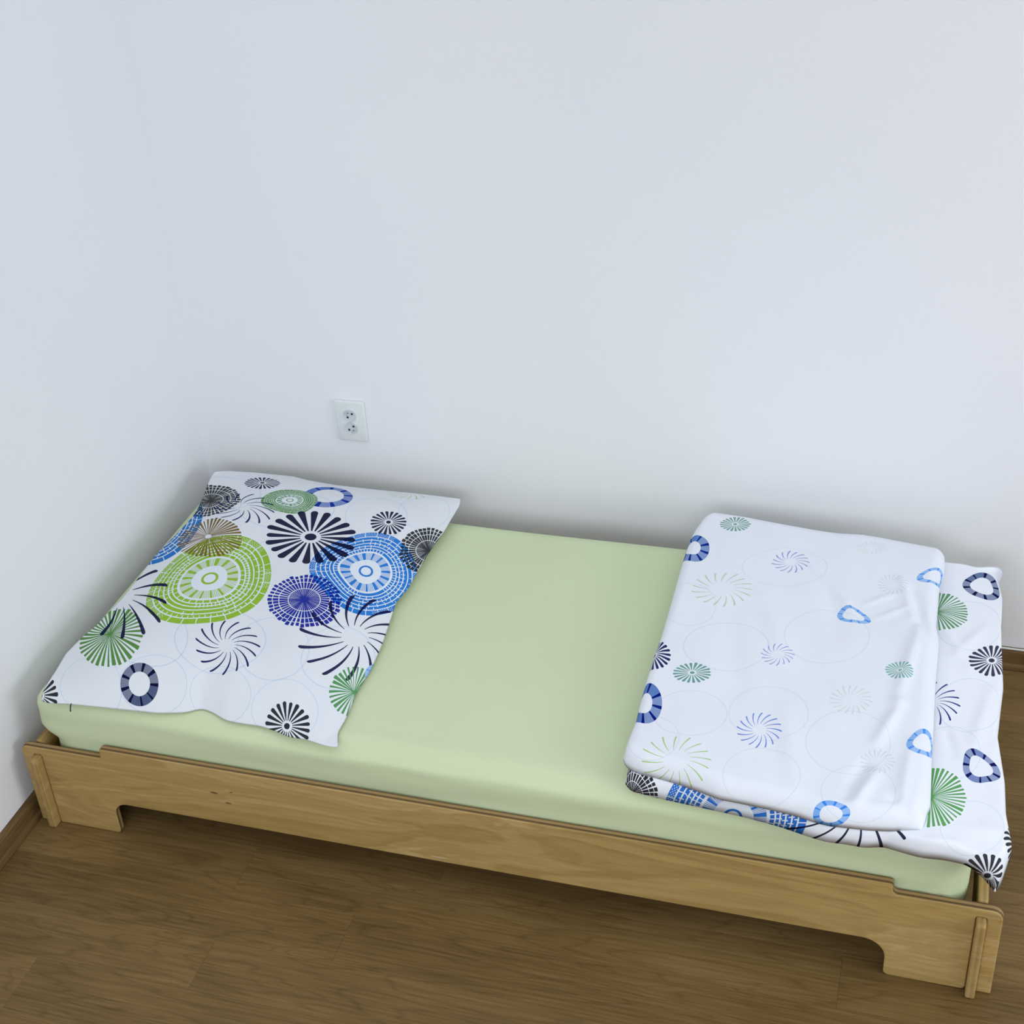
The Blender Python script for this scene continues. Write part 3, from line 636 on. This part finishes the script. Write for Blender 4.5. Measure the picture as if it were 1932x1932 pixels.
# ------------------------------------------------------------------ mattress in its fitted sheet
def seg_dist(px, py, s):
    ax, ay, bx, by = s[0], s[1], s[2], s[3]
    dx, dy = bx-ax, by-ay; L2 = dx*dx + dy*dy or 1e-9
    t = max(0, min(1, ((px-ax)*dx + (py-ay)*dy)/L2))
    d = math.hypot(px-ax-t*dx, py-ay-t*dy)
    return d, t
def build_mattress():
    x0, x1, y0, y1, z0, z1 = .030, 2.004, .0225, .911, .1335, MAT_TOP
    R = .062
    nx, ny, nz = 150, 72, 20
    bm = bmesh.new()
    cache = {}
    def vert(i, j, k):
        key = (i, j, k)
        if key in cache: return cache[key]
        # points denser towards the edges
        def s(t): return t
        p = Vector((x0 + (x1-x0)*i/nx, y0 + (y1-y0)*j/ny, z0 + (z1-z0)*k/nz))
        q = Vector((min(max(p.x, x0+R), x1-R), min(max(p.y, y0+R*.8), y1-R*.8), min(max(p.z, z0+R*.9), z1-R*.72)))
        d = p - q
        rx = R if d.x else 0
        if d.length > 0:
            # ellipsoidal corner
            rr = (R, R*.8, R*.72 if d.z > 0 else R*.9)
            u = Vector((d.x/rr[0], d.y/rr[1], d.z/rr[2]))
            mxx = max(abs(u.x), abs(u.y), abs(u.z))
            u = u.normalized()*mxx if u.length > 0 else u
            p = q + Vector((u.x*rr[0], u.y*rr[1], u.z*rr[2]))
        # softness
        top = (p.z - z0)/(z1-z0)
        n = noise.noise(Vector((p.x*2.2, p.y*2.6, 3.1)))
        p.z += .005*n*(1 if top > .9 else 0) - .004*math.exp(-((p.x-1.0)/.6)**2)*(1 if top > .9 else 0)
        if p.y < y0 + .07:       # long soft folds along the front side
            a = noise.noise(Vector((p.x*2.0, p.z*22, .7)))*.5 + noise.noise(Vector((p.x*5.0 + p.z*12, p.z*40, 4.7)))*.35
            wgt = max(0, min(1, (top-.30)/.2))
            p.y += (.0065*a + .0015)*wgt
            p.z += .007*a*(1 if top > .5 else 0)
        if p.x < .45:            # the head end bulges out over the end panel
            u = max(0, min(1, (p.z - .228)/.034)); u = u*u*(3-2*u)
            p.x -= .034*u*max(0, 1 - (p.x - x0)/.42)**2
        # gathered corner, front right
        dc = math.hypot(p.x - x1, p.y - y0)
        if dc < .16 and .2 < top < .98:
            a = math.atan2(p.z - .335, x1 - p.x)
            p.y += .0022*math.sin(a*26)*(1-dc/.16)
        p.z = min(p.z, MAT_TOP - .0008)
        v = bm.verts.new(p); cache[key] = v; return v
    def quad(a, b, c, d): bm.faces.new((vert(*a), vert(*b), vert(*c), vert(*d)))
    for i in range(nx):
        for j in range(ny):
            quad((i, j, nz), (i+1, j, nz), (i+1, j+1, nz), (i, j+1, nz)); quad((i, j, 0), (i, j+1, 0), (i+1, j+1, 0), (i+1, j, 0))
    for i in range(nx):
        for k in range(nz):
            quad((i, 0, k), (i+1, 0, k), (i+1, 0, k+1), (i, 0, k+1)); quad((i, ny, k), (i, ny, k+1), (i+1, ny, k+1), (i+1, ny, k))
    for j in range(ny):
        for k in range(nz):
            quad((0, j, k), (0, j, k+1), (0, j+1, k+1), (0, j+1, k)); quad((nx, j, k), (nx, j+1, k), (nx, j+1, k+1), (nx, j, k+1))
    root = empty('mattress', ((x0+x1)/2, (y0+y1)/2, z0))
    tag(root, 'thick mattress in a pale green fitted sheet lying in the plywood bed frame', 'mattress')
    o = from_bm('fitted_sheet', bm, M_SHEET, root, True)
    o['label'] = 'pale green cotton fitted sheet'
build_mattress()

# ------------------------------------------------------------------ printed bedding
def resample(pts, n):
    P = [Vector(p) for p in pts]
    # light smoothing keeps the outline soft
    L = [0]
    for a, b in zip(P, P[1:]): L.append(L[-1] + (b-a).length)
    out = []
    for i in range(n+1):
        d = L[-1]*i/n; j = 0
        while j < len(L)-2 and L[j+1] < d: j += 1
        t = (d - L[j])/max(1e-9, L[j+1]-L[j]); out.append(P[j].lerp(P[j+1], min(1, max(0, t))))
    for _ in range(2):
        out = [out[0]] + [(out[i-1] + out[i]*2 + out[i+1])/4 for i in range(1, n)] + [out[-1]]
    return out
def cloth(name, key, ns, nt_, top, rad, mode, zflat, m, parent, wr):
    O = OUTLINES[key]
    F = resample(O['front'], ns); B = resample(O['back'], ns); Lf = resample(O['left'], nt_); Rt = resample(O['right'], nt_)
    cs = [c[1:] for c in CREASES if c[0] == key]
    bm = bmesh.new(); uvl = bm.loops.layers.uv.new('cloth')
    def tpar(i, n):   # denser near the edges
        t = i/n; return t + .55*(-math.sin(TAU*t)/TAU)
    S = [tpar(i, ns) for i in range(ns+1)]; Tt = [tpar(i, nt_) for i in range(nt_+1)]
    def at(arr, t):
        x = t*(len(arr)-1); i = min(int(x), len(arr)-2); return arr[i].lerp(arr[i+1], x-i)
    W = (F[0]-F[-1]).length; H = (Lf[0]-Lf[-1]).length
    top_v = []; bot_v = []; pos = []
    for j, t in enumerate(Tt):
        l = at(Lf, t); r = at(Rt, t); row = []; rb = []; pr = []
        for i, s in enumerate(S):
            f = at(F, s); b = at(B, s)
            p = f*(1-t) + b*t + l*(1-s) + r*s - (F[0]*(1-s)*(1-t) + F[-1]*s*(1-t) + B[0]*(1-s)*t + B[-1]*s*t)
            def prof(d):
                x = max(0, min(1, d/rad))
                return (1-(1-x)**2)**.5 if mode == 'slab' else 1-(1-x)**2
            dl, dr, df, db = s*W, (1-s)*W, t*H, (1-t)*H
            if mode == 'slab':
                h = prof(dl)*prof(dr)*prof(df)*prof(db)
            else:
                h = prof(dl)*prof(dr)*prof(df)*prof(db)
            edge = p.z
            zt = edge*(1-h) + top(p.x, p.y)*h
            zb = edge*(1-h) + (zflat(p.x, p.y) if callable(zflat) else zflat)*h
            env = min(1, min(dl, dr, df, db)/.03)
            a = wr[0]*noise.noise(Vector((p.x*wr[1], p.y*wr[1], wr[2]))) + wr[3]*noise.noise(Vector((p.x*wr[4]+p.y*wr[4]*.4, p.y*wr[4]*.6, wr[2]+9)))
            for c in cs:
                d, tt = seg_dist(p.x, p.y, c)
                if d < c[5]*3: a += 1.3*c[4]*math.exp(-(d/c[5])**2)*(.4+.6*math.sin(math.pi*max(.12, min(.88, tt))))
            zt += a*env
            zt = max(zt, zb + .0008)
            row.append(bm.verts.new((p.x, p.y, zt)))
            if i in (0, ns) or j in (0, nt_): row[-1].co.z = edge; rb.append(row[-1])
            else: rb.append(bm.verts.new((p.x, p.y, min(zb, zt-.0006))))
            pr.append(row[-1].co.copy())
        top_v.append(row); bot_v.append(rb); pos.append(pr)
    # unrolled cloth coordinates: x and arc length along each column
    jm = nt_//2; im = ns//2; UV = {}
    for i in range(ns+1):
        v = pos[jm][i].y; UV[(i, jm)] = v
        for j in range(jm+1, nt_+1):
            v += (pos[j][i]-pos[j-1][i]).length; UV[(i, j)] = v
        v = pos[jm][i].y
        for j in range(jm-1, -1, -1):
            v -= (pos[j][i]-pos[j+1][i]).length; UV[(i, j)] = v
    UU = {}
    for j in range(nt_+1):
        v = pos[j][im].x; UU[(im, j)] = v
        for i in range(im+1, ns+1):
            v += (pos[j][i]-pos[j][i-1]).length; UU[(i, j)] = v
        v = pos[j][im].x
        for i in range(im-1, -1, -1):
            v -= (pos[j][i]-pos[j][i+1]).length; UU[(i, j)] = v
    for j in range(nt_):
        for i in range(ns):
            ids = ((i, j), (i+1, j), (i+1, j+1), (i, j+1))
            f = bm.faces.new([top_v[b][a] for a, b in ids])
            for lp, q in zip(f.loops, ids): lp[uvl].uv = (UU[q], UV[q])
            try:
                g = bm.faces.new([bot_v[b][a] for a, b in ids[::-1]])
                for lp, q in zip(g.loops, ids[::-1]): lp[uvl].uv = (UU[q] + 5, UV[q])
            except ValueError: pass
    me = bpy.data.meshes.new(name); bm.to_mesh(me); bm.free()
    tile_setup(key, *m, me)
    return link_mesh(name, me, None, parent, True)

WHITE_P = (0.80, 0.83, 0.86, 1)
M_PIL = ('pillow_print_cotton', (0.735, 0.765, 0.80, 1))
M_UP = ('duvet_reverse_cotton', (0.80, 0.83, 0.89, 1))
M_LOW = ('duvet_print_cotton', (0.81, 0.835, 0.89, 1))

pil = empty('pillow', (.38, .48, MAT_TOP))
tag(pil, 'large white pillow with lime, blue and navy circle print at the left bed end', 'pillow')
def pil_top(x, y):
    return .418 + .012*(y/.9) - .010*((x-.38)/.35)**2
cloth('pillow_cover', 'PILLOW', 110, 140, pil_top, .20, 'soft', MAT_TOP + .002, M_PIL, pil, (.006, 4.5, 1.3, .002, 14))
# zip of the pillow cover along the front hem
def tube(name, pts, r, m, parent, seg=8):
    bm = bmesh.new(); rings = []
    for i, p in enumerate(pts):
        a = Vector(pts[max(0, i-1)]); b = Vector(pts[min(len(pts)-1, i+1)]); t = (b-a).normalized()
        u = t.cross(Vector((0, 0, 1)))
        u = u.normalized() if u.length > 1e-4 else Vector((1, 0, 0)); v = t.cross(u)
        rings.append([bm.verts.new(Vector(p) + u*r*math.cos(TAU*k/seg) + v*r*math.sin(TAU*k/seg)) for k in range(seg)])
    for a, b in zip(rings, rings[1:]):
        for k in range(seg): bm.faces.new((a[k], a[(k+1) % seg], b[(k+1) % seg], b[k]))
    bm.faces.new(rings[0]); bm.faces.new(rings[-1][::-1])
    return from_bm(name, bm, m, parent, True)
zx = [p for p in OUTLINES['PILLOW']['front']]
zp = zx[2]
tube('zip_pull', [(zp[0]-.002, zp[1]+.002, zp[2]), (zp[0], zp[1]-.004, zp[2]+.0005), (zp[0]+.002, zp[1]-.010, zp[2]-.004), (zp[0]+.003, zp[1]-.013, zp[2]-.009)], .0014, M_ZIP, pil)
zq = zx[6]
tube('zip_tape', [(zq[0]-.022, zq[1]+.001, zq[2]+.001), (zq[0]-.012, zq[1]-.001, zq[2]+.001), (zq[0]-.004, zq[1]-.0005, zq[2]+.001)], .0012, M_ZIP, pil)

duv = empty('folded_duvet', (1.68, .48, MAT_TOP))
tag(duv, 'folded white duvet with circle print lying at the right end of the bed', 'duvet')
def low_top(x, y): return .388 - .016*max(0, min(1, (x-1.93)/.12))
def low_bot(x, y): return MAT_TOP + .0015
cloth('lower_fold', 'LOWER', 120, 150, low_top, .020, 'slab', low_bot, M_LOW, duv, (.003, 7, 5.3, .0015, 22))['label'] = 'outward facing lower layer with strong dark print'
def up_top(x, y): return .424 + .012*(y/.9)
cloth('upper_fold', 'UPPER', 120, 170, up_top, .034, 'slab', .394, M_UP, duv, (.005, 5, 8.3, .0022, 15))['label'] = 'white upper layer turned inside out with faded print'

# ------------------------------------------------------------------ cable on the back baseboard
pts = []
for i in range(60):
    x = 1.55 + i*.05
    pts.append((x, WALL_Y - .0115 + .0012*math.sin(x*3), .0610 + .0004*math.sin(x*5)))
cb = tube('power_cable', pts, .0027, M_CABLE, None, 10)
tag(cb, 'thin white cable lying along the wooden baseboard right of the bed', 'cable')
